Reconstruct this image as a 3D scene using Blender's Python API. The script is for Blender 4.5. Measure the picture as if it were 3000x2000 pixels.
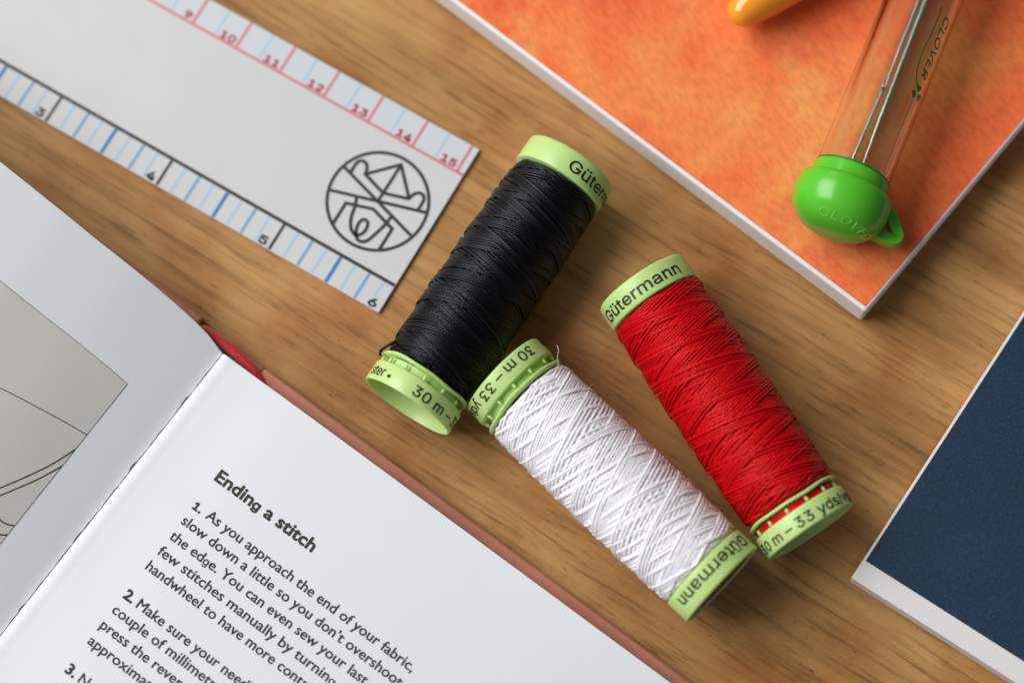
import bpy, bmesh, math, random, os
from mathutils import Vector, Matrix, noise

random.seed(7)
for o in list(bpy.data.objects):
    bpy.data.objects.remove(o, do_unlink=True)
C = bpy.context.scene.collection
sc = bpy.context.scene
MM = 0.001
UP = Vector((0, 0, 1))

# ---------------------------------------------------------------- camera
cd = bpy.data.cameras.new('camera')
cam = bpy.data.objects.new('camera', cd)
C.objects.link(cam)
right = Vector((0.99844076, -0.05423725, -0.01320457))
up = Vector((0.0558215, 0.97010436, 0.23618103))
back = Vector((0.0, -0.23654987, 0.97161935))
m = Matrix.Identity(4)
for i in range(3):
    m[i][0], m[i][1], m[i][2] = right[i], up[i], back[i]
m.translation = Vector((0.0, -107.891, 443.159)) * MM
cam.matrix_world = m
cd.lens = 85
cd.sensor_width = 36
cd.clip_start = 0.02
cd.clip_end = 20
cd.dof.use_dof = True
cd.dof.focus_distance = 0.4435
cd.dof.aperture_fstop = 5.8
cd.dof.aperture_blades = 9
sc.camera = cam

# ---------------------------------------------------------------- light
w = bpy.data.worlds.new('World')
sc.world = w
w.use_nodes = True
bg = w.node_tree.nodes['Background']
# a room that is brighter on the window side
_nt = w.node_tree
_tc = _nt.nodes.new('ShaderNodeTexCoord')
_sx = _nt.nodes.new('ShaderNodeSeparateXYZ')
_mr = _nt.nodes.new('ShaderNodeMapRange')
_nt.links.new(_tc.outputs['Generated'], _sx.inputs[0])
_nt.links.new(_sx.outputs[0], _mr.inputs[0])
_mr.inputs[1].default_value = -1.0
_mr.inputs[2].default_value = 0.45
_mr.inputs[3].default_value = 0.40
_mr.inputs[4].default_value = 0.05
_nt.links.new(_mr.outputs[0], bg.inputs['Strength'])
bg.inputs['Color'].default_value = (0.94, 0.97, 1.0, 1)


def area(name, loc, target, sx, sy, power, col):
    l = bpy.data.lights.new(name, 'AREA')
    l.shape = 'RECTANGLE'
    l.size, l.size_y = sx, sy
    l.energy = power
    l.color = col
    o = bpy.data.objects.new(name, l)
    C.objects.link(o)
    o.location = loc
    o.rotation_euler = (Vector(target) - Vector(loc)).to_track_quat('-Z', 'Y').to_euler()
    return o


area('window_light', (-0.84, 0.30, 0.94), (0, 0, 0), 1.15, 0.85, 20.3, (1.0, 0.985, 0.955))
area('room_lamp', (-0.22, 1.0, 0.66), (0, 0, 0), 0.22, 0.22, 1.0, (1.0, 0.88, 0.70))

sc.view_settings.view_transform = 'Standard'
sc.view_settings.look = 'None'
sc.view_settings.gamma = 1
sc.view_settings.use_curve_mapping = False
sc.view_settings.exposure = 0
sc.cycles.use_denoising = True
sc.cycles.max_bounces = 10
sc.cycles.transparent_max_bounces = 16


# ---------------------------------------------------------------- material helpers
def srgb(r, g, b):
    f = lambda c: (c / 255 / 12.92) if c / 255 <= 0.04045 else ((c / 255 + 0.055) / 1.055) ** 2.4
    return (f(r), f(g), f(b), 1)


def mat(name, col=(0.8, 0.8, 0.8, 1), rough=0.5, **kw):
    M = bpy.data.materials.new(name)
    M.use_nodes = True
    b = M.node_tree.nodes['Principled BSDF']
    b.inputs['Base Color'].default_value = col
    b.inputs['Roughness'].default_value = rough
    for k, v in kw.items():
        b.inputs[k.replace('_', ' ')].default_value = v
    return M


def nd(M, typ, **kw):
    n = M.node_tree.nodes.new(typ)
    for k, v in kw.items():
        if k in ('operation', 'blend_type', 'data_type', 'feature', 'wave_type', 'bands_direction', 'noise_dimensions', 'wave_profile', 'interpolation'):
            setattr(n, k, v)
        else:
            n.inputs[k.replace('_', ' ')].default_value = v
    return n


def lk(M, a, b):
    M.node_tree.links.new(a, b)


def coords(M, scale=(1, 1, 1), rot=(0, 0, 0), uv=False):
    tc = nd(M, 'ShaderNodeTexCoord')
    mp = nd(M, 'ShaderNodeMapping')
    mp.inputs['Scale'].default_value = scale
    mp.inputs['Rotation'].default_value = rot
    lk(M, tc.outputs['UV' if uv else 'Object'], mp.inputs['Vector'])
    return mp.outputs['Vector']


def noise_n(M, vec, scale, detail=4, rough=0.55, dist=0.0):
    n = nd(M, 'ShaderNodeTexNoise', Scale=scale, Detail=detail, Roughness=rough, Distortion=dist)
    lk(M, vec, n.inputs['Vector'])
    return n.outputs['Fac']


def ramp(M, fac, stops, interp='LINEAR'):
    r = nd(M, 'ShaderNodeValToRGB')
    r.color_ramp.interpolation = interp
    e = r.color_ramp.elements
    while len(e) < len(stops):
        e.new(0.5)
    for i, (p, c) in enumerate(stops):
        e[i].position = p
        e[i].color = c
    lk(M, fac, r.inputs['Fac'])
    return r.outputs['Color']


def mix(M, fac, a, b, blend='MIX'):
    n = nd(M, 'ShaderNodeMix', data_type='RGBA', blend_type=blend)
    for s, v in ((0, fac), (6, a), (7, b)):
        if hasattr(v, 'is_linked') or hasattr(v, 'links'):
            lk(M, v, n.inputs[s])
        else:
            n.inputs[s].default_value = v
    return n.outputs[2]


def bump(M, h, strength, dist, prev=None):
    b = nd(M, 'ShaderNodeBump', Strength=strength, Distance=dist)
    lk(M, h, b.inputs['Height'])
    if prev:
        lk(M, prev, b.inputs['Normal'])
    return b.outputs['Normal']


def P(M):
    return M.node_tree.nodes['Principled BSDF']


def setc(M, sock, out):
    lk(M, out, P(M).inputs[sock])


g1 = lambda v: (v, v, v, 1)

# wood: object coordinates in metres, grain runs along local x after rotation
def wood():
    M = mat('oiled_wood', rough=0.42)
    A = math.radians(36)
    v = coords(M, (1, 1, 1), (0, 0, A))
    def st(sx, sy):
        mp = nd(M, 'ShaderNodeMapping')
        mp.inputs['Scale'].default_value = (sx, sy, 1)
        lk(M, v, mp.inputs['Vector'])
        return mp.outputs['Vector']
    broad = noise_n(M, st(14, 60), 1.0, 3, 0.5, 0.3)
    mid = noise_n(M, st(22, 330), 1.0, 3, 0.6, 0.5)
    fine = noise_n(M, st(48, 850), 1.0, 5, 0.7, 0.6)
    blotch = noise_n(M, v, 45, 4, 0.6, 0.2)
    base = ramp(M, broad, [(0.28, srgb(156, 110, 63)), (0.5, srgb(190, 143, 88)), (0.72, srgb(209, 165, 107))])
    lines = ramp(M, mid, [(0.30, g1(0.50)), (0.44, g1(0.90)), (0.62, g1(1.08))])
    c = mix(M, 0.5, base, lines, 'MULTIPLY')
    fl = ramp(M, fine, [(0.36, g1(0.42)), (0.46, g1(0.94)), (0.66, g1(1.12))])
    c = mix(M, 0.74, c, fl, 'MULTIPLY')
    bl = ramp(M, blotch, [(0.3, srgb(222, 184, 160)), (0.55, g1(1.0)), (0.8, (1.0, 1.0, 0.93, 1))])
    c = mix(M, 0.8, c, bl, 'MULTIPLY')
    # grey-brown worn cloud and dark pores
    cloud = noise_n(M, v, 16, 3, 0.5)
    cl = ramp(M, cloud, [(0.42, g1(1)), (0.70, (0.80, 0.80, 0.78, 1))])
    c = mix(M, 0.7, c, cl, 'MULTIPLY')
    pore = noise_n(M, st(420, 1500), 1.0, 2, 0.5)
    pr = ramp(M, pore, [(0.27, g1(0.45)), (0.34, g1(1))])
    c = mix(M, 0.75, c, pr, 'MULTIPLY')
    setc(M, 'Base Color', c)
    r = ramp(M, mid, [(0.3, g1(0.62)), (0.7, g1(0.38))])
    setc(M, 'Roughness', r)
    n1 = bump(M, mid, 0.5, 0.00025)
    n2 = bump(M, fine, 0.45, 0.00012, n1)
    setc(M, 'Normal', n2)
    P(M).inputs['Specular IOR Level'].default_value = 0.25
    return M


def paper(name, col, rough=0.75, grain=0.25, tint=None):
    M = mat(name, col, rough)
    v = coords(M)
    n = noise_n(M, v, 2600, 3, 0.6)
    c = mix(M, 0.06, col, ramp(M, noise_n(M, v, 60, 3), [(0.3, g1(0.6)), (0.7, g1(1.0))]), 'MULTIPLY')
    setc(M, 'Base Color', c)
    wave = bump(M, noise_n(M, v, 34, 2, 0.5), 0.35, 0.0009)
    setc(M, 'Normal', bump(M, n, grain, 0.00008, wave))
    P(M).inputs['Specular IOR Level'].default_value = 0.3
    return M


M_wood = wood()
M_page = paper('matt_page_paper', srgb(228, 231, 238))
M_leftpage = paper('matt_page_paper_left', srgb(226, 231, 237))
M_panelgrey = paper('printed_warm_grey', srgb(205, 203, 200), 0.7, 0.15)
M_ink = paper('printed_dark_grey_ink', srgb(62, 58, 52), 0.7, 0.1)
M_inkblack = mat('black_ink', srgb(24, 26, 20), 0.5)
M_inksoft = mat('ruler_black_ink', srgb(48, 46, 42), 0.45)

def page_edges(name, col, step):
    M = mat(name, col, 0.8)
    v = coords(M)
    mp = nd(M, 'ShaderNodeMapping')
    mp.inputs['Scale'].default_value = (6, 6, step)
    lk(M, v, mp.inputs['Vector'])
    n = noise_n(M, mp.outputs['Vector'], 1.0, 3, 0.7)
    c = mix(M, 1.0, col, ramp(M, n, [(0.36, g1(0.55)), (0.52, g1(1.0))]), 'MULTIPLY')
    setc(M, 'Base Color', c)
    setc(M, 'Normal', bump(M, n, 0.4, 0.0002))
    return M

M_edges = page_edges('stacked_page_edges', srgb(232, 228, 236), 3600)

# pinkish brown leathery cover board
M_cover = mat('terracotta_leatherette', srgb(176, 118, 100), 0.6)
_v = coords(M_cover)
_n = noise_n(M_cover, _v, 900, 4, 0.6)
setc(M_cover, 'Base Color', mix(M_cover, 0.35, srgb(206, 142, 118), ramp(M_cover, noise_n(M_cover, _v, 120, 4), [(0.3, srgb(160, 95, 80)), (0.7, srgb(225, 190, 170))]), 'MULTIPLY'))
setc(M_cover, 'Normal', bump(M_cover, _n, 0.5, 0.0002))

# orange cloth cover
M_orange = mat('orange_watercolour_paper_cover', rough=0.55)
_v = coords(M_orange, (1, 1, 1), (0, 0, math.radians(-33)))
_mp = nd(M_orange, 'ShaderNodeMapping')
_mp.inputs['Scale'].default_value = (1.0, 0.42, 1)
lk(M_orange, _v, _mp.inputs['Vector'])
_n = noise_n(M_orange, _mp.outputs['Vector'], 1000, 3, 0.6)
_big = noise_n(M_orange, _v, 26, 5, 0.62, 0.4)
_big2 = noise_n(M_orange, _v, 62, 5, 0.66, 0.3)
_c = ramp(M_orange, _big, [(0.34, srgb(243, 104, 60)), (0.46, srgb(249, 124, 72)), (0.58, srgb(250, 150, 84)), (0.70, srgb(251, 176, 106))])
_c = mix(M_orange, ramp(M_orange, _big2, [(0.52, g1(0)), (0.80, g1(0.75))]), _c, srgb(226, 84, 66))
_c = mix(M_orange, ramp(M_orange, noise_n(M_orange, _v, 75, 5, 0.7), [(0.54, g1(0)), (0.8, g1(0.7))]), _c, srgb(240, 178, 108))
_c = mix(M_orange, 0.38, _c, ramp(M_orange, _n, [(0.34, g1(0.70)), (0.58, g1(1.12))]), 'MULTIPLY')
setc(M_orange, 'Base Color', _c)
setc(M_orange, 'Normal', bump(M_orange, _n, 0.55, 0.00022))
P(M_orange).inputs['Specular IOR Level'].default_value = 0.18

# dark blue cover
M_blue = mat('dark_blue_mottled_print', rough=0.5)
_v = coords(M_blue)
_n = noise_n(M_blue, _v, 2300, 4, 0.75)
_n2 = noise_n(M_blue, _v, 90, 4, 0.6)
_c = ramp(M_blue, _n, [(0.30, srgb(20, 36, 54)), (0.50, srgb(25, 52, 78)), (0.66, srgb(30, 66, 94)), (0.80, srgb(60, 126, 154))])
_c = mix(M_blue, 0.4, _c, ramp(M_blue, _n2, [(0.3, g1(0.7)), (0.7, g1(1.05))]), 'MULTIPLY')
setc(M_blue, 'Base Color', _c)
setc(M_blue, 'Normal', bump(M_blue, _n, 0.15, 0.0001))

M_white = paper('white_cover_edge', srgb(240, 238, 242), 0.6, 0.15)
M_bluepaper = paper('white_book_border', srgb(232, 230, 232), 0.7, 0.25)
M_brownboard = mat('brown_board', srgb(150, 118, 96), 0.8)

# ruler
M_ruler = paper('satin_white_card_ruler', srgb(211, 212, 215), 0.3, 0.10)
M_rband = paper('ruler_band_white', srgb(208, 214, 222), 0.38, 0.10)
M_redline = mat('pale_red_ink', srgb(214, 110, 122), 0.5)
M_reddigit = mat('dark_red_ink', srgb(176, 44, 66), 0.5)
M_bluelight = mat('pale_blue_ink', srgb(170, 200, 226), 0.5)
M_bluemid = mat('mid_blue_ink', srgb(112, 164, 210), 0.5)
M_bluedark = mat('strong_blue_ink', srgb(54, 122, 192), 0.5)

# plastics
M_lime = mat('pale_lime_plastic', srgb(200, 230, 150), 0.3, Subsurface_Weight=0.25, Subsurface_Scale=0.002)
P(M_lime).inputs['Subsurface Radius'].default_value = (0.9, 1.0, 0.45)
_v = coords(M_lime)
setc(M_lime, 'Roughness', ramp(M_lime, noise_n(M_lime, _v, 420, 4), [(0.3, g1(0.26)), (0.7, g1(0.42))]))
setc(M_lime, 'Base Color', mix(M_lime, noise_n(M_lime, _v, 130, 3), srgb(182, 218, 128), srgb(200, 228, 152)))
setc(M_lime, 'Normal', bump(M_lime, noise_n(M_lime, _v, 700, 3), 0.08, 0.0002))
M_green = mat('bright_green_plastic', srgb(92, 196, 48), 0.24, Subsurface_Weight=0.3, Subsurface_Scale=0.002)
P(M_green).inputs['Subsurface Radius'].default_value = (0.5, 1.0, 0.3)
_v = coords(M_green)
setc(M_green, 'Normal', bump(M_green, noise_n(M_green, _v, 900, 3), 0.05, 0.0002))
M_greenraised = mat('raised_green_lettering', srgb(128, 212, 84), 0.25)
M_darkgreen = mat('dark_green_print', srgb(8, 122, 58), 0.35)
M_handle = mat('glossy_orange_plastic', srgb(248, 160, 40), 0.14, Subsurface_Weight=0.4, Subsurface_Scale=0.004, Coat_Weight=0.5, Coat_Roughness=0.08)
P(M_handle).inputs['Subsurface Radius'].default_value = (1.0, 0.5, 0.1)
M_steel = mat('needle_steel', srgb(190, 205, 205), 0.32, Metallic=1.0)
M_label = mat('grey_label_paper', srgb(170, 160, 160), 0.6)
M_labelink = mat('label_print', srgb(70, 50, 55), 0.6)
M_ribbon = mat('red_headband_cloth', srgb(200, 22, 34), 0.7, Sheen_Weight=0.3)
_v = coords(M_ribbon)
_wv = noise_n(M_ribbon, _v, 2400, 2)
setc(M_ribbon, 'Normal', bump(M_ribbon, _wv, 0.8, 0.0003))

M_tube = mat('clear_tube_plastic', (0.96, 0.975, 0.86, 1), 0.05, Transmission_Weight=1.0, IOR=1.47)
setc(M_tube, 'Normal', bump(M_tube, noise_n(M_tube, coords(M_tube), 240, 3), 0.10, 0.0004))


def thread_mat(name, c1, c2, spec, rough, sheen, tint=(1, 1, 1, 1)):
    M = mat(name, c1, rough, Sheen_Weight=sheen, Sheen_Roughness=0.4)
    P(M).inputs['Specular IOR Level'].default_value = spec
    v = coords(M, uv=True)
    sep = nd(M, 'ShaderNodeSeparateXYZ')
    lk(M, v, sep.inputs[0])
    # ply twist: sin(2pi*(u/pitch + v))
    a = nd(M, 'ShaderNodeMath', operation='MULTIPLY'); lk(M, sep.outputs[0], a.inputs[0]); a.inputs[1].default_value = 1 / 0.62
    b = nd(M, 'ShaderNodeMath', operation='MULTIPLY_ADD'); lk(M, sep.outputs[1], b.inputs[0]); b.inputs[1].default_value = 2.0; lk(M, a.outputs[0], b.inputs[2])
    c = nd(M, 'ShaderNodeMath', operation='MULTIPLY'); lk(M, b.outputs[0], c.inputs[0]); c.inputs[1].default_value = 2 * math.pi
    s = nd(M, 'ShaderNodeMath', operation='SINE'); lk(M, c.outputs[0], s.inputs[0])
    t = nd(M, 'ShaderNodeMath', operation='MULTIPLY_ADD'); lk(M, s.outputs[0], t.inputs[0]); t.inputs[1].default_value = 0.5; t.inputs[2].default_value = 0.5
    col = ramp(M, t.outputs[0], [(0.0, c2), (0.55, c1)])
    setc(M, 'Base Color', col)
    setc(M, 'Normal', bump(M, t.outputs[0], 0.28, 0.00010))
    P(M).inputs['Specular Tint'].default_value = tint
    return M
M_tblack = thread_mat('black_thread', srgb(4, 5, 8), srgb(1, 1, 2), 0.42, 0.36, 0.0, (0.8, 0.88, 1, 1))
M_tred = thread_mat('red_thread', srgb(212, 10, 24), srgb(178, 6, 18), 0.55, 0.34, 0.0, (1, 0.28, 0.24, 1))
M_twhite = thread_mat('white_thread', srgb(250, 249, 254), srgb(240, 238, 248), 0.5, 0.36, 0.05)




# ---------------------------------------------------------------- geometry helpers (mm in, metres out)
def new_obj(name, me, M, parent=None, smooth=False):
    o = bpy.data.objects.new(name, me)
    C.objects.link(o)
    if M:
        me.materials.append(M)
    if parent:
        o.parent = parent
    if smooth:
        me.polygons.foreach_set('use_smooth', [True] * len(me.polygons))
    return o


def mesh(name, verts, faces, M, parent=None, smooth=False):
    me = bpy.data.meshes.new(name)
    me.from_pydata([(x * MM, y * MM, z * MM) for x, y, z in verts], [], faces)
    me.validate()
    me.update()
    return new_obj(name, me, M, parent, smooth)


def tag(o, label=None, cat=None, group=None, kind=None):
    if label: o['label'] = label
    if cat: o['category'] = cat
    if group: o['group'] = group
    if kind: o['kind'] = kind
    return o


def empty(name, mtx=None):
    o = bpy.data.objects.new(name, None)
    o.empty_display_size = 0.01
    C.objects.link(o)
    if mtx is not None:
        o.matrix_world = mtx
    return o


def frame(origin, x, z):
    """matrix with local x, z axes given; origin in mm"""
    z = Vector(z).normalized()
    x = Vector(x)
    x = (x - z * x.dot(z)).normalized()
    y = z.cross(x)
    mt = Matrix.Identity(4)
    for i in range(3):
        mt[i][0], mt[i][1], mt[i][2] = x[i], y[i], z[i]
    mt.translation = Vector(origin) * MM
    return mt


def lathe(name, prof, M, parent, n=96, closed=False, smooth=True, zfun=None):
    """profile of (r, z); duplicates of a point give a hard edge"""
    vs, fs = [], []
    for r, z in prof:
        for k in range(n):
            a = 2 * math.pi * k / n
            dz = zfun(a, r, z) if zfun else 0
            vs.append((r * math.cos(a), r * math.sin(a), z + dz))
    m_ = len(prof)
    for i in range(m_ - 1 + (1 if closed else 0)):
        if prof[i] == prof[(i + 1) % m_]:
            continue
        for k in range(n):
            a, b = i * n + k, i * n + (k + 1) % n
            j = (i + 1) % m_
            fs.append((a, b, j * n + (k + 1) % n, j * n + k))
    return mesh(name, vs, fs, M, parent, smooth)


def hard(prof, idx):
    out = []
    for i, p in enumerate(prof):
        out.append(p)
        if i in idx:
            out.append(p)
    return out


def tube_verts(pts, r, seg=8, vs=None, fs=None, taper=None):
    vs = [] if vs is None else vs
    fs = [] if fs is None else fs
    n0 = len(vs)
    pts = [Vector(p) for p in pts]
    nrm = None
    for i, p in enumerate(pts):
        t = (pts[min(i + 1, len(pts) - 1)] - pts[max(i - 1, 0)]).normalized()
        if nrm is None:
            nrm = t.orthogonal().normalized()
        nrm = (nrm - t * nrm.dot(t)).normalized()
        bn = t.cross(nrm)
        rr = r * (taper(i / (len(pts) - 1)) if taper else 1)
        for k in range(seg):
            a = 2 * math.pi * k / seg
            q = p + (nrm * math.cos(a) + bn * math.sin(a)) * rr
            vs.append(tuple(q))
    for i in range(len(pts) - 1):
        for k in range(seg):
            a, b = n0 + i * seg + k, n0 + i * seg + (k + 1) % seg
            fs.append((a, b, b + seg, a + seg))
    fs.append(tuple(n0 + k for k in reversed(range(seg))))
    fs.append(tuple(n0 + (len(pts) - 1) * seg + k for k in range(seg)))
    return vs, fs


def slab(name, poly, z0, z1, M, parent=None, bev=0.0, seg=3):
    me = bpy.data.meshes.new(name)
    bm = bmesh.new()
    lo = [bm.verts.new((x * MM, y * MM, z0 * MM)) for x, y in poly]
    hi = [bm.verts.new((x * MM, y * MM, z1 * MM)) for x, y in poly]
    n = len(poly)
    bm.faces.new(list(reversed(lo)))
    top = bm.faces.new(hi)
    for i in range(n):
        bm.faces.new((lo[i], lo[(i + 1) % n], hi[(i + 1) % n], hi[i]))
    if bev:
        bmesh.ops.bevel(bm, geom=list(bm.edges), offset=bev * MM, segments=seg, affect='EDGES', profile=0.5, clamp_overlap=True)
    bmesh.ops.recalc_face_normals(bm, faces=bm.faces)
    bm.to_mesh(me)
    bm.free()
    return new_obj(name, me, M, parent)


# ---- lettering
FONT = None
for _p in (bpy.utils.system_resource('DATAFILES', path='fonts'),):
    _f = os.path.join(_p or '', 'Inter.woff2')
    if os.path.exists(_f):
        try:
            FONT = bpy.data.fonts.load(_f)
        except Exception:
            FONT = None


def text_flat(body, size, bold=0.0, extrude=0.0, shear=0.0, spacing=1.0, res=3, humanist=False):
    cu = bpy.data.curves.new('t', 'FONT')
    cu.body = body
    cu.size = 10.0
    cu.extrude = extrude * 10.0 / size
    cu.shear = shear
    cu.space_character = spacing
    cu.resolution_u = res
    if FONT and not humanist:
        cu.font = FONT
    elif FONT:
        # humanist face of the book page, with a single-storey g
        cu.font_bold = FONT
        for i, ch in enumerate(body):
            if ch == 'g':
                cu.body_format[i].use_bold = True
    o = bpy.data.objects.new('t', cu)
    C.objects.link(o)
    bpy.context.view_layer.update()
    me = bpy.data.meshes.new_from_object(o.evaluated_get(bpy.context.evaluated_depsgraph_get()))
    bpy.data.objects.remove(o)
    bpy.data.curves.remove(cu)
    for v in me.vertices:
        v.co = v.co * (size / 10.0)
    return me


def text_obj(name, items, M, parent, fn, cut=None):
    """items: list of (body, size, x0, y0, width or None, bold, kw) laid in flat mm space, fn maps (x,y,z)->3d mm"""
    bm = bmesh.new()
    for it in items:
        body, size, x0, y0, width, bold = it[:6]
        kw = it[6] if len(it) > 6 else {}
        me = text_flat(body, size, bold, **kw)
        xs = [v.co.x for v in me.vertices]
        sx = 1.0
        lo = min(xs)
        if width:
            sx = width / (max(xs) - lo)
        else:
            lo = 0
        for v in me.vertices:
            v.co.x = (v.co.x - lo) * sx + x0
            v.co.y += y0
        base = [v.co.copy() for v in me.vertices]
        # heavier weights: the same outline laid a hair apart in a ring
        offs = [(0, 0)] + ([(bold * math.cos(k * math.pi / 4), bold * math.sin(k * math.pi / 4)) for k in range(8)] if bold > 0 else [])
        for i, (ox, oy) in enumerate(offs):
            for v, c in zip(me.vertices, base):
                v.co = c + Vector((ox, oy, 0.006 * i))
            bm.from_mesh(me)
        bpy.data.meshes.remove(me)
    if cut:
        xs = [v.co.x for v in bm.verts]
        x = min(xs)
        while x < max(xs):
            x += cut
            bmesh.ops.bisect_plane(bm, geom=list(bm.verts) + list(bm.edges) + list(bm.faces), plane_co=(x, 0, 0), plane_no=(1, 0, 0), dist=1e-5)
    for v in bm.verts:
        v.co = Vector(fn(v.co.x, v.co.y, v.co.z)) * MM
    me = bpy.data.meshes.new(name)
    bm.to_mesh(me)
    bm.free()
    return new_obj(name, me, M, parent)


def ribbon2d(lines, widths, vs=None, fs=None, sub=0.0):
    """flat strokes: list of polylines -> list of quads/joins in 2D (x, y)"""
    vs = [] if vs is None else vs
    fs = [] if fs is None else fs
    for li, pl in enumerate(lines):
        w_ = widths[li] if isinstance(widths, (list, tuple)) else widths
        h = w_ / 2
        P2 = [Vector((p[0], p[1])) for p in pl]
        n = len(P2)
        closed = (P2[0] - P2[-1]).length < 1e-6
        b = len(vs)
        for i in range(n):
            if closed and i in (0, n - 1):
                d1 = (P2[-1] - P2[-2]).normalized(); d2 = (P2[1] - P2[0]).normalized()
            else:
                d1 = (P2[i] - P2[i - 1]).normalized() if i > 0 else (P2[1] - P2[0]).normalized()
                d2 = (P2[i + 1] - P2[i]).normalized() if i < n - 1 else d1
            t = (d1 + d2)
            t = t.normalized() if t.length > 1e-4 else d1
            nn = Vector((-t.y, t.x))
            c = max(0.45, nn.dot(Vector((-d1.y, d1.x))))
            e = Vector((0, 0))
            vs.append(P2[i] + nn * h / c)
            vs.append(P2[i] - nn * h / c)
        for i in range(n - 1):
            a = b + 2 * i
            fs.append((a, a + 1, a + 3, a + 2))
    return vs, fs


def smooth_poly(pts, k=6):
    out = []
    n = len(pts)
    for i in range(n - 1):
        p0 = Vector(pts[max(i - 1, 0)]); p1 = Vector(pts[i]); p2 = Vector(pts[i + 1]); p3 = Vector(pts[min(i + 2, n - 1)])
        for j in range(k):
            t = j / k
            out.append(0.5 * ((2 * p1) + (-p0 + p2) * t + (2 * p0 - 5 * p1 + 4 * p2 - p3) * t * t + (-p0 + 3 * p1 - 3 * p2 + p3) * t ** 3))
    out.append(Vector(pts[-1]))
    return [tuple(p) for p in out]


# ================================================================ TABLE
table = slab('table_top', [(-420, -330), (420, -330), (420, 420), (-420, 420)], -25, 0, M_wood)
tag(table, 'warm brown oiled wooden table top under everything', 'table', kind='structure')


# ================================================================ RULER
PH = -0.586
ruler = empty('ruler', Matrix.Translation(Vector((-151.085, 90.623, 0)) * MM) @ Matrix.Rotation(PH, 4, 'Z'))
tag(ruler, 'white card ruler with red centimetre and black inch scales lying on the wood', 'ruler')
RW, RL, T = 37.4, 151.5, 0.8
CB, IB = 31.34, 6.08
slab('blade', [(0, 0), (RL, 0), (RL, RW), (0, RW)], 0.02, T, M_ruler, ruler, 0.06, 1)


def flat(name, quads, z, M, parent):
    vs, fs = [], []
    for q in quads:
        b = len(vs)
        vs += [(x, y, z) for x, y in q]
        fs.append(tuple(range(b, b + len(q))))
    return mesh(name, vs, fs, M, parent)


def vbar(x, y0, y1, w_):
    return [(x - w_ / 2, y0), (x + w_ / 2, y0), (x + w_ / 2, y1), (x - w_ / 2, y1)]


flat('centimetre_band', [[(0.1, CB), (RL - 0.1, CB), (RL - 0.1, RW - 0.1), (0.1, RW - 0.1)]], T + 0.008, M_rband, ruler)
inch_q, dark_q, mid_q, light_q, red_q, fine_q = [], [], [], [], [], []
inch_q.append([(0.1, IB - 0.36), (RL - 0.1, IB - 0.36), (RL - 0.1, IB + 0.36), (0.1, IB + 0.36)])
for k in range(0, 6):
    for e8 in range(8):
        x = (k + e8 / 8) * 25.4
        if x < 0.5 or x > RL - 0.5: continue
        if e8 == 0: inch_q.append(vbar(x, 0.1, IB - 0.36, 0.62))
        elif e8 == 4: dark_q.append(vbar(x, 0.1, IB - 0.4, 0.75))
        elif e8 in (2, 6): mid_q.append(vbar(x, 0.1, IB - 0.4, 0.62))
        else: light_q.append(vbar(x, 0.1, IB - 0.4, 0.55))
red_q.append([(0.1, CB - 0.25), (RL - 0.1, CB - 0.25), (RL - 0.1, CB + 0.25), (0.1, CB + 0.25)])
for k in range(1, 16):
    red_q.append(vbar(k * 10, CB + 0.25, RW - 0.1, 0.55))
for k in range(0, 15):
    fine_q.append(vbar(k * 10 + 5, CB + 0.3, RW - 0.1, 0.45))
flat('inch_scale', inch_q, T + 0.012, M_inksoft, ruler)
flat('half_inch_marks', dark_q, T + 0.012, M_bluedark, ruler)
flat('quarter_inch_marks', mid_q, T + 0.012, M_bluemid, ruler)
flat('eighth_inch_marks', light_q, T + 0.012, M_bluelight, ruler)
flat('centimetre_scale', red_q, T + 0.02, M_redline, ruler)
flat('half_centimetre_marks', fine_q, T + 0.02, M_bluelight, ruler)
rz = lambda z: (lambda x, y, q: (x, y, z + q))
for k in range(1, 7):
    text_obj('inch_number', [(str(k), 3.1, k * 25.4 - 2.7 - (1.0 if k == 6 else 0), 0.4, 1.6, 0.12)], M_inksoft, ruler, rz(T + 0.02))
for k in range(1, 16):
    text_obj('centimetre_number', [(str(k), 2.8, k * 10 - (4.0 if k > 9 else 2.3), CB + 0.5, 3.1 if k > 9 else 1.4, 0.11)], M_reddigit, ruler, rz(T + 0.03))
# emblem
ang = [2 * math.pi * i / 80 for i in range(81)]
cx, cy, cr = 140.0, 18.72, 9.75
hookR = [(140, 20.7), (144.8, 22.1), (145.2, 23.4), (146.0, 24.2), (147.0, 23.9), (147.5, 23.0), (147.5, 21.2)]
mir = lambda L: [(280 - x, y) for x, y in L]
hook_r = [(140.0, 20.6), (144.9, 22.1)] + smooth_poly([(144.9, 22.1), (145.2, 23.3), (146.0, 24.1), (147.0, 24.0), (147.5, 23.1), (147.5, 21.0)], 5)[1:]
thread_l = smooth_poly([(136.0, 17.4), (136.7, 15.8), (137.2, 13.6), (138.1, 11.8), (139.1, 11.0), (140.0, 10.9), (140.8, 11.8), (140.9, 13.2), (140.4, 14.2), (139.5, 14.2), (139.1, 13.2), (139.4, 11.7), (140.2, 10.5), (141.3, 10.2), (142.3, 11.0), (142.9, 12.7), (143.5, 15.0), (143.8, 17.2)], 5)
strokes = [[(cx + cr * math.cos(a), cy + cr * math.sin(a)) for a in ang[:-1]] + [(cx + cr, cy)],
           [(130.6, 21.4), (149.45, 15.9)], [(130.6, 15.9), (149.4, 21.5)],
           [(140.1, 27.2), (140.0, 18.7)], [(135.1, 22.1), (140.05, 27.2), (144.95, 22.1)],
           hook_r, mir(hook_r),
           [(134.9, 10.5), (134.9, 15.3), (140.0, 16.9), (145.2, 15.4), (145.2, 10.5)],
           thread_l]
vs, fs = [], []
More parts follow.
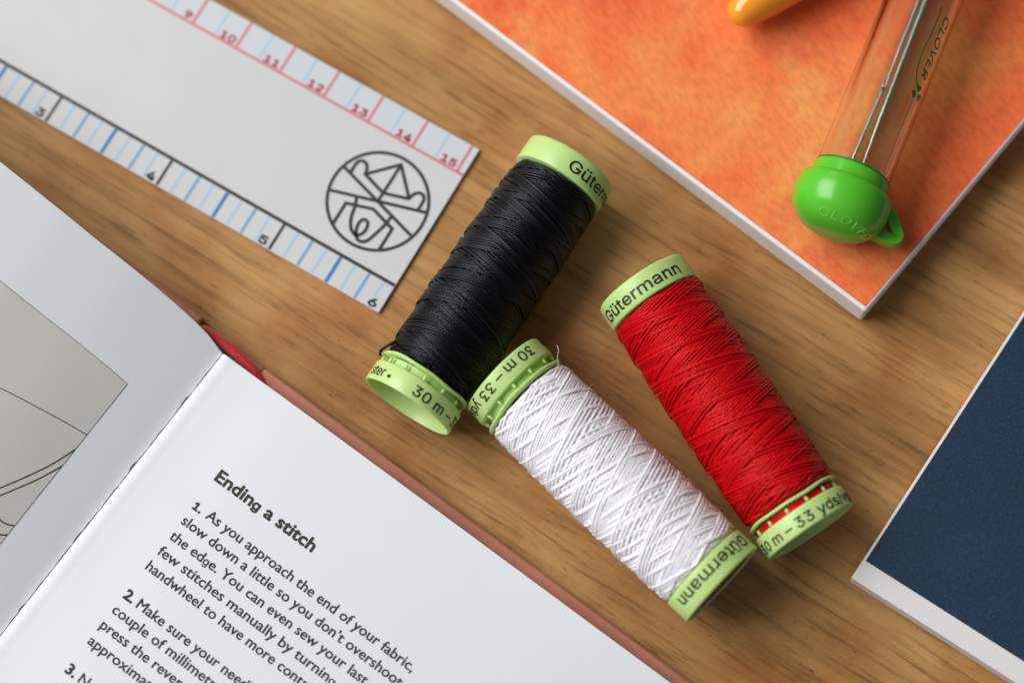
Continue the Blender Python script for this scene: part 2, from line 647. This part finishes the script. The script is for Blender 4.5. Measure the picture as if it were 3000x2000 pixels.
for i, s_ in enumerate(strokes):
    v0, f0 = ribbon2d([s_], 0.68)
    b = len(vs)
    vs += [(p.x, p.y, T + 0.012 + 0.004 * i) for p in v0]
    fs += [tuple(b + q for q in f) for f in f0]
mesh('round_emblem', vs, fs, M_inksoft, ruler)


# ================================================================ OPEN BOOK
S = Vector((-54.2, -0.3, 0))
BX = Vector((0.769, -0.639, 0)).normalized()
book = empty('open_book', frame((S.x, S.y, 0), BX, UP))   # local x away from gutter, local -y down the page
tag(book, 'open sewing book with printed steps and terracotta hardcover, spread flat on the table', 'book')
XS = [-150, -100, -60, -51.5, -43.5, -36, -31, -20, -11, -4, 0]
ZS = [26, 26, 23, 21.5, 19.5, 17.6, 16.1, 12.7, 9.4, 6.7, 5]
YS = [-3, -2.7, -2.4, -2.3, -2.2, -2.1, -2.0, -1.95, -1.7, -1.05, 0]


def catmull(X, xs, ys):
    n = len(xs)
    i = 0
    while i < n - 2 and X > xs[i + 1]:
        i += 1
    x0, x1 = xs[i], xs[i + 1]
    def sl(k):
        if k <= 0: return (ys[1] - ys[0]) / (xs[1] - xs[0])
        if k >= n - 1: return (ys[-1] - ys[-2]) / (xs[-1] - xs[-2])
        a = (ys[k] - ys[k - 1]) / (xs[k] - xs[k - 1]); c = (ys[k + 1] - ys[k]) / (xs[k + 1] - xs[k])
        return 0 if a * c < 0 else (a + c) / 2
    h = x1 - x0
    t = (X - x0) / h
    m0, m1 = sl(i) * h, sl(i + 1) * h
    return (2 * t ** 3 - 3 * t * t + 1) * ys[i] + (t ** 3 - 2 * t * t + t) * m0 + (-2 * t ** 3 + 3 * t * t) * ys[i + 1] + (t ** 3 - t * t) * m1


def lsurf(X, v, dz=0.0):
    """left page: distance v down the page from its top edge"""
    return (X, -(catmull(X, XS, YS) + v), catmull(X, XS, ZS) + dz)


def rz_(X):
    return catmull(min(max(X, 0), 148), RX, RZ)


RX = [0, 0.5, 1.5, 3.5, 7, 12, 18, 30, 60, 150]
RZ = [4.2, 5.3, 5.8, 5.82, 5.86, 6.1, 6.45, 6.65, 6.8, 5.5]
PH_ = 190.0
NOT = [10.1, 12.3, 25.8, 27.7, 41.8, 44.1, 58.2, 59.6]


def xend(v):
    x = 0.12
    for i, q in enumerate(NOT):
        if v > q:
            x = 0.12 if i % 2 else -0.06
    return x + 0.05 * math.sin(v * 0.9) + 0.03 * math.sin(v * 2.3)


def page_block(name, xs, topz, yfun, zb, M, edge_end=None, vstep=1.0):
    """ruled paper surface closed down to the board"""
    vv = [i * vstep for i in range(int(80 / vstep))] + [80 + 10 * i for i in range(12)]
    vs, fs = [], []
    nx = len(xs)
    for v in vv:
        for i, X in enumerate(xs):
            xx = X
            if edge_end and i == nx - 1:
                xx = edge_end(v)
            vs.append((xx, -(yfun(X) + v), topz(min(xx, X) if edge_end else xx)))
    nv = len(vv)
    for j in range(nv - 1):
        for i in range(nx - 1):
            a = j * nx + i
            fs.append((a, a + nx, a + nx + 1, a + 1))
    return mesh(name, vs, fs, M, book, True), vv


def block_sides(name, xs, topz, yfun, zb, M, vv, drop=0.12):
    vs, fs = [], []
    ring = [(X, -(yfun(X) + vv[0]), topz(X) - drop) for X in xs] + [(xs[-1], -(yfun(xs[-1]) + v), topz(xs[-1]) - drop) for v in vv[1:]] \
        + [(X, -(yfun(X) + vv[-1]), topz(X) - drop) for X in reversed(xs[:-1])] + [(xs[0], -(yfun(xs[0]) + v), topz(xs[0]) - drop) for v in reversed(vv[1:-1])]
    n = len(ring)
    # the sheets fan very slightly inwards below the open page
    cxm, cym = 0.5 * (xs[0] + xs[-1]), -0.5 * PH_
    for x, y, z in ring: vs.append((x, y, z))
    for x, y, z in ring: vs.append((x, y - (0.25 if y > -5 else 0), min(zb, z)))
    for i in range(n):
        j = (i + 1) % n
        fs.append((i, n + i, n + j, j))
    return mesh(name, vs, fs, M, book)


XL = [-150, -130, -110, -95, -80] + [-70 + 2.5 * i for i in range(12)] + [-40 + 1.5 * i for i in range(19)] + [-12 + 0.75 * i for i in range(16)] + [0.0]
XL = sorted(set(XL))
XR = [0.15, 0.3, 0.5, 0.8, 1.1, 1.5, 2, 2.5, 3, 3.5, 4, 5, 6, 7, 8, 9, 10, 12, 14, 16, 18, 20, 22, 25, 30, 36, 45, 60, 80, 100, 120, 148]
lp, VV = page_block('left_page', XL, lambda X: catmull(X, XS, ZS), lambda X: catmull(X, XS, YS), 2.6, M_leftpage, xend, 0.5)
rp, VV2 = page_block('right_page', XR, rz_, lambda X: 0.0, 2.6, M_page, None, 1.0)
block_sides('left_page_block', XL, lambda X: catmull(X, XS, ZS), lambda X: catmull(X, XS, YS), 2.6, M_edges, VV2)
block_sides('right_page_block', XR, rz_, lambda X: 0.0, 2.6, M_edges, VV2)
# cover boards and spine strip
slab('cover_board', [(-155, -197), (-7.6, -197), (-7.6, 3.6), (-155, 5.0)], 0.05, 2.5, M_cover, book, 0.7, 3)
slab('cover_board', [(7.5, -197), (152, -197), (152, 2.7), (7.5, 2.9)], 0.05, 2.5, M_cover, book, 0.7, 3)
slab('spine_strip', [(-7.2, -197), (7.4, -197), (7.4, 2.9), (-7.2, 2.9)], 0.05, 1.5, M_cover, book, 0.5, 3)
# red headband on the spine end of the text block
hb = smooth_poly([(-8.0, -0.2, 5.2), (-5.8, 1.2, 4.9), (-1, 1.75, 4.0), (3, 1.6, 3.4), (6.5, 1.0, 3.1), (9.5, 0.2, 2.8)], 6)
vs, fs = tube_verts(hb, 0.85, 10, taper=lambda t: min(1, 0.55 + 2.2 * min(t, 1 - t)))
hbo = mesh('headband', vs, fs, M_ribbon, book, True)

# grey picture panel on the left page, mapped to the curved page
def on_left(poly_grid, name, M, dz):
    vs, fs = [], []
    rows = len(poly_grid); cols = len(poly_grid[0])
    for row in poly_grid:
        for X, v in row:
            vs.append(lsurf(X, v, dz))
    for j in range(rows - 1):
        for i in range(cols - 1):
            a = j * cols + i
            fs.append((a, a + 1, a + cols + 1, a + cols))
    return mesh(name, vs, fs, M, book, True)
PX = [x for x in XL if -80 <= x < -9.5] + [-9.4]
on_left([[(x, 17.0 + v) for x in PX] for v in [k * 3 for k in range(32)]], 'picture_panel', M_panelgrey, 0.03)


def left_lines(name, lines, w_, M, dz):
    vs, fs = [], []
    for li, L in enumerate(lines):
        L = smooth_poly(L, 10) if len(L) > 2 else [tuple(Vector(L[0]).lerp(Vector(L[1]), i / 24)) for i in range(25)]
        v0, f0 = ribbon2d([L], w_[li] if isinstance(w_, list) else w_)
        b = len(vs)
        vs += [lsurf(p.x, p.y, dz + 0.004 * li) for p in v0]
        fs += [tuple(b + q for q in f) for f in f0]
    return mesh(name, vs, fs, M, book, True)
left_lines('picture_outline', [[(-60, 17.0), (-35, 17.0), (-9.4, 17.0)], [(-9.4, 16.95), (-9.4, 60)], [(-9.4, 60), (-9.4, 105)]], 0.09, M_ink, 0.045)
left_lines('line_drawing', [[(-46, 36.1), (-26.2, 32.2), (-9.45, 28.9)],
                            [(-21, 53.5), (-17.9, 50.5), (-15.3, 46.2), (-13.0, 41.7), (-10.9, 36.9), (-9.45, 32.3)],
                            [(-19, 54.0), (-16.3, 50.8), (-14.5, 47.3), (-12.2, 42.8), (-10.7, 39.5), (-9.45, 36.2)],
                            [(-18.1, 49.1), (-15.1, 50.1), (-11.9, 50.7), (-10.6, 50.5), (-9.45, 49.9)],
                            [(-17.0, 53.1), (-13.0, 53.6), (-10.4, 52.7), (-9.45, 51.9)]], [0.17, 0.24, 0.24, 0.26, 0.26], M_ink, 0.05)

# printed words, laid along the page
tf = lambda x, y, q: (x, y, rz_(x) + 0.03 + q)
text_obj('printed_heading', [('Ending a stitch', 3.35, 14.0, -19.75, 22.6, 0.12, dict(humanist=True))], M_ink, book, tf)
LN = [("1.", None), (" As you approach the end of your fabric,", 47.0), ]
K = 0.0
rows = [(-26.3, '1.', 'As you approach the end of your fabric,', 47.35),
        (-29.75, '', 'slow down a little so you don\u2019t overshoot', 50.2),
        (-33.2, '', 'the edge. You can even sew your last', 45.0),
        (-36.7, '', 'few stitches manually by turning your', 47.4),
        (-40.15, '', 'handwheel to have more control.', 39.6),
        (-46.65, '2.', 'Make sure your needle is down a', 39.6),
        (-50.0, '', 'couple of millimetres, and then', 38.4),
        (-53.45, '', 'press the reverse button for', 34.6),
        (-57.0, '', 'approximately four stitches.', 34.8),
        (-63.4, '3.', 'Now sew forwards to the end', 35.5),
        (-66.9, '', 'of your fabric once again.', 33.0)]
body, nums = [], []
for y, num, tx, wd in rows:
    x0 = 14.0
    if num:
        nums.append((num, 2.75, x0, y, 1.9 if num != '1.' else 1.65, 0.12, dict(humanist=(num != '1.'))))
        x0 += 3.0
    body.append((tx, 2.8, x0, y, wd, 0.042, dict(humanist=True)))
text_obj('printed_text', body, M_ink, book, tf)
text_obj('printed_numbers', nums, M_ink, book, tf)


# ================================================================ ORANGE BOOK
def book_poly(c, d1, l1, d2, l2):
    c = Vector(c); d1 = Vector(d1).normalized(); d2 = Vector(d2).normalized()
    return [c, c + d2 * l2, c + d2 * l2 + d1 * l1, c + d1 * l1]


d1 = Vector((-62.68, 56.09)).normalized(); d2 = Vector((33.05, 34.89)).normalized()
oc = Vector((65.88, 0.84))
outer = oc - d1 * 0.55 - d2 * 0.75
ob = empty('orange_book', Matrix.Translation(Vector((outer.x, outer.y, 0)) * MM))
tag(ob, 'thick book with orange mottled cover and white edges, under the needle tube', 'book')
rel = lambda pts, o: [(p[0] - o[0], p[1] - o[1]) for p in pts]
slab('page_block', rel(book_poly(outer + d1 * 0.4 + d2 * 0.4, d1, 210, d2, 148), outer), 0.02, 7.3, M_edges, ob, 0.3, 2)
slab('white_board', rel(book_poly(outer, d1, 211, d2, 149), outer), 0.9, 7.98, M_white, ob, 0.55, 4)
slab('orange_cover', rel(book_poly(oc, d1, 209.5, d2, 147.5), outer), 7.9, 8.03, M_orange, ob, 0.04, 1)


# ================================================================ BLUE BOOK
e1 = Vector((0.605, 0.796)).normalized(); e2 = Vector((26.7, -19.71)).normalized()
pc = Vector((58.98, -49.13))
bb = empty('blue_book', Matrix.Translation(Vector((pc.x, pc.y, 0)) * MM))
tag(bb, 'dark blue book with white border at the right of the red thread', 'book')
def chamf(c, a, la, b_, lb, ch):
    p = book_poly(c, a, la, b_, lb)
    return [c + a * ch, c + b_ * ch * 0.9] + p[1:]
slab('back_board', rel(book_poly(pc + e1 * 0.7 + e2 * 0.5, e1, 150, e2, 205), pc), 0.02, 1.1, M_brownboard, bb, 0.1, 1)
slab('page_block', rel(book_poly(pc + e1 * 0.35 + e2 * 0.2, e1, 150, e2, 205), pc), 1.0, 6.6, M_edges, bb, 0.1, 1)
slab('front_board', rel(book_poly(pc, e1, 150.3, e2, 205.3), pc), 6.45, 7.0, M_bluepaper, bb, 0.12, 2)
bc = pc + Vector((2.82, 2.92))
slab('blue_cover', rel(book_poly(bc, e1, 140, e2, 198), pc), 6.95, 7.03, M_blue, bb)


# ================================================================ THREAD SPOOLS
def wound_thread(parent, M, z0, z1, Rmid, Rend, rt, angle, seed, up_to=1.0, jit=0.15, cyc=2.3, starts=2, dense=0.95, rise=1.9):
    rnd = random.Random(seed)
    grow = rt * rise
    step = 2 * rt / math.cos(angle) * dense
    pitch = 2 * math.pi * Rmid * math.tan(angle)
    nround = int(pitch / step * cyc)
    L = z1 - z0
    pts = []
    phi = rnd.random() * 6.28
    ztarget = phi
    seg_per_rev = 60
    phase = rnd.random() * 6.28
    adv0 = adv = rnd.random() * 6.28
    creep = 0.0
    per = pitch / step
    for k in range(nround):
        cyc_t = k / per
        Pk = pitch * (1 + 0.022 * math.sin(cyc_t * 1.9 + seed))        # the lay angle drifts from layer to layer
        za = z0 + rnd.random() ** 2 * 1.2
        zb = z1 - rnd.random() ** 2 * 1.2
        revs = (zb - za) / Pk
        n = max(4, int(revs * seg_per_rev))
        a_top = adv + 2 * math.pi * (zb - z0) / Pk
        for d in (0, 1):
            for i in range(n):
                t = i / n
                tt = t if not d else 1 - t
                zz = za + (zb - za) * tt
                if not d:
                    a = adv + 2 * math.pi * (zz - z0) / Pk
                else:
                    a = a_top + 2 * math.pi * (zb - zz) / Pk
                wob = jit * (noise.noise(Vector((k * 0.35, zz * 0.12, seed + d * 9))) * 1.6 + noise.noise(Vector((k * 1.3, zz * 0.3, seed + 40 + d * 9))) * 0.5)
                edge = min(1.0, min(zz - z0, z1 - zz) / 1.5)
                zn = (zz - z0) / L
                R = Rend + (Rmid - Rend) * min(1, 3.2 * math.sqrt(max(0, zn * (1 - zn))) * 0.7)
                lump = 0.10 * noise.noise(Vector((math.cos(a) * 1.1, math.sin(a) * 1.1, zz * 0.16 + seed)))
                top = noise.noise(Vector((math.cos(a) * 2.1 + 7, math.sin(a) * 2.1, zz * 0.30 + seed * 3)))
                R += 0.28 * rt * max(-1, min(1, top * 6)) * (1 if d else -1)
                R += -grow * (cyc - cyc_t - (0.5 / per) * d) + grow * 0.6 + lump
                pts.append((R * math.cos(a), R * math.sin(a), zz + wob * max(0, edge)))
        # precession: the next pass lies beside this one
        want = step * (1 + rnd.uniform(-0.12, 0.12)) * (1.6 if rnd.random() < 0.07 else 1)
        if (k + 1) % starts == 0:
            creep += want / pitch * 2 * math.pi
        adv = adv0 + creep + 2 * math.pi * ((k + 1) % starts) / starts * (1 + 0.10 * math.sin((k + 1) * 0.13 + seed))
    n = len(pts)
    SEG = 6
    vs, fs, uvs = [], [], []
    acc = 0.0
    prev = None
    lens = []
    P3 = [Vector(p) for p in pts]
    for i in range(n):
        p = P3[i]
        t = (P3[min(i + 1, n - 1)] - P3[max(i - 1, 0)]).normalized()
        rad = Vector((p.x, p.y, 0)).normalized()
        rad = (rad - t * rad.dot(t)).normalized()
        bn = t.cross(rad)
        if prev is not None:
            acc += (p - prev).length
        prev = p
        lens.append(acc)
        for k in range(SEG):
            a = 2 * math.pi * k / SEG
            vs.append(tuple(p + (rad * math.cos(a) * 0.96 + bn * math.sin(a) * 1.06) * rt))
    for i in range(n - 1):
        for k in range(SEG):
            a, b = i * SEG + k, i * SEG + (k + 1) % SEG
            fs.append((a, b, b + SEG, a + SEG))
    o = mesh('thread', vs, fs, M, parent, True)
    me = o.data
    if len(me.polygons) == len(fs):
        uv = me.uv_layers.new(name='uv')
        co = []
        for i in range(n - 1):
            for k in range(SEG):
                for (ii, kk) in ((i, k), (i, k + 1), (i + 1, k + 1), (i + 1, k)):
                    co += [lens[ii], kk / SEG]
        uv.data.foreach_set('uv', co)
    return o


def wrap(R, phi0, z0, raise_=0.02):
    return lambda x, y, q: ((R + raise_ + q) * math.cos(phi0 + x / R), (R + raise_ + q) * math.sin(phi0 + x / R), z0 + y)


def spool(label, B, A, zc, M, Rmid, Rend, rt, ang, capphi, ringphi, seed, jit, starts, lift, coil=False, dense=0.95):
    B = Vector((B[0], B[1], zc + lift[0])); A = Vector((A[0], A[1], zc + lift[1]))
    d = (A - B).normalized()
    e = empty('thread_spool', frame(B, UP, d))
    tag(e, label, 'thread spool', 'thread spools lying on the table')
    R = 9.2
    # hollow printed ring at the foot
    prof = [(8.55, 3.9), (8.72, 0.2), (8.82, 0.02), (9.02, 0.0), (9.16, 0.14), (9.2, 0.4), (9.2, 3.75), (9.12, 4.0), (8.9, 4.1), (6.0, 4.1), (6.0, 3.9)]
    ring = lathe('foot_ring', prof, M_lime, e, 128, closed=True)
    text_obj('ring_lettering', [('30 m \u2013 33 yds/vgs', 3.75, 0, 0.85, 26.5, 0.045), ('ster', 3.75, -11.4, 0.95, 4.6, 0.05), ('\u2022', 3.0, -5.9, 0.95, 0.75, 0.05)],
             M_inkblack, ring, wrap(R, math.radians(ringphi), 0.0), 0.5)
    # floor of the hollow ring and inner core
    lathe('core', [(0.0, 3.85), (8.6, 3.85), (8.6, 4.05), (7.7, 4.05), (7.7, 5.6), (0.0, 5.6)], M_lime, e, 64, smooth=False)
    # grip teeth
    vs, fs = [], []
    for k in range(13):
        a = 2 * math.pi * (k + 0.3) / 13
        c = Vector((8.55 * math.cos(a), 8.55 * math.sin(a), 0))
        tube_verts([c + Vector((0, 0, 4.2)), c + Vector((0, 0, 4.7)), c + Vector((0, 0, 5.05)), c * 0.985 + Vector((0, 0, 5.3))], 0.34, 8, vs, fs, taper=lambda t: 1 - 0.75 * t ** 2.2)
    mesh('grip_teeth', vs, fs, M_lime, ring, True)
    # wavy snap flange
    def wav(a, r, z):
        return 0.16 * math.sin(3 * a + seed) * (r / 9.2) ** 3 + 0.07 * math.sin(7 * a + 2 * seed) * (r / 9.2) ** 3
    lathe('snap_flange', [(6.0, 5.65), (8.9, 5.6), (9.2, 5.7), (9.3, 5.9), (9.15, 6.15), (8.7, 6.3), (6.0, 6.35)], M_lime, e, 128, closed=True, zfun=wav)
    if coil:
        pts = [((8.15 + 0.1 * math.sin(t * 3.1)) * math.cos(t), (8.15 + 0.1 * math.sin(t * 3.1)) * math.sin(t), 4.35 + 0.95 * (0.5 + 0.5 * math.sin(t * 0.37))) for t in [0.2 * i for i in range(420)]]
        vs, fs = tube_verts(pts, rt, 6)
        mesh('tucked_thread', vs, fs, M, e, True)
    # head cap
    hp = [(6.0, 50.75), (8.9, 50.75), (9.14, 50.85), (9.2, 51.1), (9.2, 55.2), (9.15, 55.5), (8.95, 55.7), (8.6, 55.65), (8.5, 55.4), (8.5, 55.2), (0, 55.2)]
    cap = lathe('head_cap', hp, M_lime, e, 128)
    text_obj('cap_lettering', [('G\u00fctermann', 4.35, 0, 0.95, 19.6, 0.05)], M_inkblack, cap, wrap(R, math.radians(capphi), 50.95), 0.5)
    lab = lathe('end_label', [(0, 55.26), (8.3, 55.26), (8.3, 55.2)], M_label, cap, 64, smooth=False)
    vs, fs = [], []
    for j in range(-6, 7):
        hw = math.sqrt(7.4 ** 2 - (j * 1.1) ** 2)
        x = -hw
        rr = random.Random(j + seed)
        while x < hw - 0.8:
            wl = rr.uniform(0.6, 2.2)
            b = len(vs)
            xe = min(x + wl, hw)
            vs += [(j * 1.1 - 0.22, x, 55.29), (j * 1.1 + 0.22, x, 55.29), (j * 1.1 + 0.22, xe, 55.29), (j * 1.1 - 0.22, xe, 55.29)]
            fs.append((b, b + 1, b + 2, b + 3))
            x = xe + 0.45
    mesh('label_print', vs, fs, M_labelink, cap)
    # core under the thread, dyed by the innermost windings
    lathe('inner_winding', [(Rend - 1.9, 6.5), (Rend - 2.2 * rt, 6.9), (Rmid - 2.1 * rt, 12), (Rmid - 2.1 * rt, 45), (Rend - 2.2 * rt, 50.4), (Rend - 1.9, 50.7)], M, e, 64)
    wound_thread(e, M, 6.65 + rt, 50.65 - rt, Rmid - rt, Rend - rt, rt, math.radians(ang), seed, jit=jit, starts=starts, dense=dense, rise=1.5 if starts == 3 else 1.9)
    # fine fuzz standing off the wound thread
    vs, fs = [], []
    fr = random.Random(seed + 5)
    for _ in range(110):
        a = fr.uniform(-1.9, 1.9); z = fr.uniform(8, 49)
        r0 = Rmid - 0.1
        p0 = Vector((r0 * math.cos(a), r0 * math.sin(a), z))
        dv = Vector((math.cos(a), math.sin(a), 0)) * fr.uniform(0.2, 0.8) + Vector((fr.uniform(-.8, .8), fr.uniform(-.8, .8), fr.uniform(-.9, .9)))
        p1 = p0 + dv * 0.5 + Vector((0, 0, fr.uniform(-.2, .2)))
        tube_verts(smooth_poly([p0, p1, p0 + dv * fr.uniform(0.8, 1.1)], 3), 0.014, 3, vs, fs)
    mesh('fuzz', vs, fs, M, e, True)
    return e


black = spool('black thread spool, touching the white one and nearest the ruler', (-19.86, -13.66), (13.09, 31.36), 9.3, M_tblack, 9.25, 8.5, 0.20, 11.5, 8, 5, 3, 0.12, 2, (1.1, -0.05), False, 1.02)
red = spool('bright red thread spool, between the white spool and the blue book', (51.94, -41.03), (24.66, 7.25), 9.45, M_tred, 9.4, 8.9, 0.225, 11.5, -81, -85, 11, 0.14, 2, (1.1, -0.1), True)
white = spool('white thread spool lying between the black spool and the red spool', (-2.15, -8.51), (35.35, -49.75), 9.5, M_twhite, 9.45, 8.9, 0.24, 15.5, -61, -42, 23, 0.10, 3, (-0.1, 1.1), False, 0.93)

# loose ends
def loose(parent, pts, r, M):
    vs, fs = tube_verts(smooth_poly(pts, 6), r, 6)
    return mesh('loose_end', vs, fs, M, parent, True)
bi = black.matrix_world
loose(black, [(3.5, -8.1, 8.2), (3.2, -8.8, 7.0), (2.9, -9.25, 6.0), (2.6, -9.3, 5.2), (2.4, -8.9, 4.9)], 0.24, M_tblack)
loose(black, [(4.6, -7.8, 8.4), (4.0, -8.6, 7.2), (3.5, -9.1, 6.2), (3.0, -9.4, 5.6), (3.4, -9.1, 5.0)], 0.22, M_tblack)
loose(white, [(5.4, -7.6, 7.0), (5.3, -8.6, 5.9), (5.4, -9.6, 5.2), (5.0, -10.2, 4.2)], 0.04, M_twhite)


# ================================================================ NEEDLE TUBE
tdir = Vector((15.7, 32.2, 0)).normalized()
tc_ = Vector((64.26, 23.73, 8.03 + 9.15))
tube = empty('needle_tube', frame(tc_, UP, tdir))
tag(tube, 'clear plastic needle tube with a bright green stopper, lying on the orange book', 'needle case')
pl = lathe('clear_tube', [(7.0, -0.2), (7.05, -0.1), (7.05, 0.1), (7.05, 20), (7.05, 78), (7.05, 78.4), (6.9, 78.5), (6.2, 78.5), (6.05, 78.4), (6.05, 78), (6.05, 20), (6.05, 0.1), (6.05, -0.1), (6.1, -0.2)], M_tube, tube, 128, closed=True)
lathe('end_plug', [(0, 78.0), (6.0, 78.0), (6.0, 78.6), (7.2, 78.6), (7.2, 80), (6.6, 80.5), (0, 80.5)], M_green, tube, 64)
cap_prof = [(0, -12.35), (1.6, -12.32), (3.3, -12.2), (4.6, -11.9), (5.8, -11.4), (6.9, -10.65), (7.8, -9.75), (8.5, -8.65), (8.95, -7.3), (9.12, -6.1), (9.13, -5.0), (9.05, -4.0), (8.9, -3.3), (8.6, -2.9), (8.2, -2.75), (7.45, -2.7), (7.4, -2.5), (7.35, -0.3), (7.3, -0.05), (7.15, 0.0), (5.6, 0.0), (5.6, 0.6), (0, 0.6)]
gcap = lathe('green_stopper', cap_prof, M_green, tube, 128)
lathe('stopper_seal', [(6.2, 0.0), (7.25, 0.02), (7.28, 0.2), (7.15, 0.38), (6.3, 0.4)], M_darkgreen, gcap, 96)
CP = sorted([(z, r) for r, z in cap_prof[:14]])
def rprof(z):
    for (a, ra), (b, rb) in zip(CP, CP[1:]):
        if a <= z <= b:
            return ra + (rb - ra) * (z - a) / max(1e-6, b - a)
    return 9.0
def capmap(x, y, q):
    z = -11.3 + y * 0.98
    ph_ = math.radians(-26) + x / 7.1
    r = rprof(z) + 0.02 + max(0, q + 0.08)
    return (r * math.cos(ph_), r * math.sin(ph_), z)
text_obj('moulded_lettering', [('CLOVER', 2.25, 0, 0.0, 13.2, -0.01, dict(extrude=0.08, shear=0.12, spacing=1.1))], M_greenraised, gcap, capmap, 0.3)
# loop tab
tabpath = smooth_poly([(7.6, -3.0), (8.8, -3.6), (10.2, -4.9), (11.4, -6.3), (12.0, -7.2), (11.7, -7.9), (10.8, -8.1), (9.4, -8.1), (7.6, -7.8)], 5)
vs, fs = [], []
for i, (y, s_) in enumerate(tabpath):
    a = Vector(tabpath[max(i - 1, 0)]); b = Vector(tabpath[min(i + 1, len(tabpath) - 1)])
    t = (b - a).normalized(); nn = Vector((-t.y, t.x)) * 0.95
    for sy in (1, -1):
        for h in (-5.3, -1.6):
            vs.append((h, y + nn.x * sy, s_ + nn.y * sy))
for i in range(len(tabpath) - 1):
    a = 4 * i
    for q in ((0, 1, 5, 4), (1, 3, 7, 5), (3, 2, 6, 7), (2, 0, 4, 6)):
        fs.append(tuple(a + k for k in q))
lo_ = mesh('loop', vs, fs, M_green, gcap, True)
bv = lo_.modifiers.new('bevel', 'BEVEL'); bv.width = 0.0002; bv.segments = 2; bv.limit_method = 'ANGLE'
# green print on the tube: letters read towards the stopper
def tubemap(phi0, s0):
    # x runs towards the stopper (-z), y runs round the tube to the right
    return lambda x, y, q: (7.08 * math.cos(phi0 + y / 7.08), 7.08 * math.sin(phi0 + y / 7.08), s0 - x)
text_obj('printed_word', [('CLOVER', 3.5, 0, 0, 12.8, 0.05, dict(shear=0.15))], M_darkgreen, tube, tubemap(math.radians(43), 33.4), 0.4)
sw = smooth_poly([(0, 0.1), (3, 0.25), (6, 0.2), (9, -0.1), (12, 0.05), (14.6, 0.7), (16.2, 1.9)], 8)
v0, f0 = ribbon2d([sw], 0.32)
tm = tubemap(math.radians(30), 34.6)
mesh('printed_swoosh', [tm(p.x, p.y, 0) for p in v0], f0, M_darkgreen, tube)
vs, fs = [], []
for a0 in (95, 215, 335):
    b = len(vs)
    heart = []
    for k in range(24):
        t = 2 * math.pi * k / 24
        hx = 16 * math.sin(t) ** 3
        hy = 13 * math.cos(t) - 5 * math.cos(2 * t) - 2 * math.cos(3 * t) - math.cos(4 * t)
        px, py = hx * 0.05, (hy + 17) * 0.05 + 0.1
        ca, sa = math.cos(math.radians(a0)), math.sin(math.radians(a0))
        heart.append((17.0 + px * ca - py * sa, 2.45 + px * sa + py * ca))
    vs += [tm(x, y, 0) for x, y in heart]
    fs.append(tuple(range(b, b + 24)))
mesh('printed_leaf_mark', vs, fs, M_darkgreen, tube)

# ---- needles inside the tube
def needle(s_tip, s_eye, y_tip, y_eye, r, label):
    """steel darning needle; tip and eye positions along the tube"""
    zin = lambda y: tc_.z - math.sqrt(5.95 ** 2 - y * y) + r * 1.1
    pv = tc_ + tdir * s_tip + Vector((tdir.y, -tdir.x, 0)) * y_tip
    pe = tc_ + tdir * s_eye + Vector((tdir.y, -tdir.x, 0)) * y_eye
    pv.z = zin(y_tip); pe.z = zin(y_eye)
    Ln = (pe - pv).length
    e = empty('needle', frame(pv, UP, pe - pv))
    tag(e, label, 'needle', 'steel needles inside the clear tube')
    n = 30
    pts = [(0, 0, Ln * 0.86 * i / n) for i in range(n + 1)]
    vs, fs = tube_verts(pts, r, 10, taper=lambda t: min(1, 0.08 + 2.6 * t ** 0.8))
    mesh('shaft', vs, fs, M_steel, e, True)
    # eye: flattened loop
    ec, el, ew = Ln * 0.93, Ln * 0.072, r * 0.95
    loop = [(0.0, ew * math.sin(2 * math.pi * k / 24), ec - el * math.cos(2 * math.pi * k / 24)) for k in range(25)]
    vs, fs = tube_verts(loop, r * 0.45, 8)
    mesh('eye', vs, fs, M_steel, e, True)
    return e
needle(1.0, 23.0, -1.1, -0.7, 0.42, 'short steel needle in the clear tube, its eye half way up')
needle(2.2, 60.0, 1.2, 0.1, 0.62, 'thick long steel needle whose point leans right inside the clear tube')
needle(19.0, 66.0, -0.6, -1.0, 0.5, 'steel needle farther up in the clear tube, beside the short one')


# ================================================================ ORANGE HANDLE
hd = Vector((math.cos(math.radians(33)), math.sin(math.radians(33)), 0))
hnd = empty('orange_tool_handle', frame((44.6, 56.6, 8.03 + 5.6), UP, hd))
tag(hnd, 'glossy orange plastic tool handle entering at the top, on the orange book', 'sewing tool')
prof = [(0.0, 0.0), (0.9, 0.12), (1.6, 0.4), (2.2, 0.85), (2.7, 1.5), (3.1, 2.4), (3.5, 3.8), (3.85, 5.6), (4.2, 8), (4.6, 11.5), (5.0, 16), (5.4, 22), (5.6, 30), (5.4, 45), (5.0, 60), (4.2, 72), (3.0, 80), (1.5, 84), (0, 85)]
hm = lathe('handle', prof, M_handle, hnd, 96)
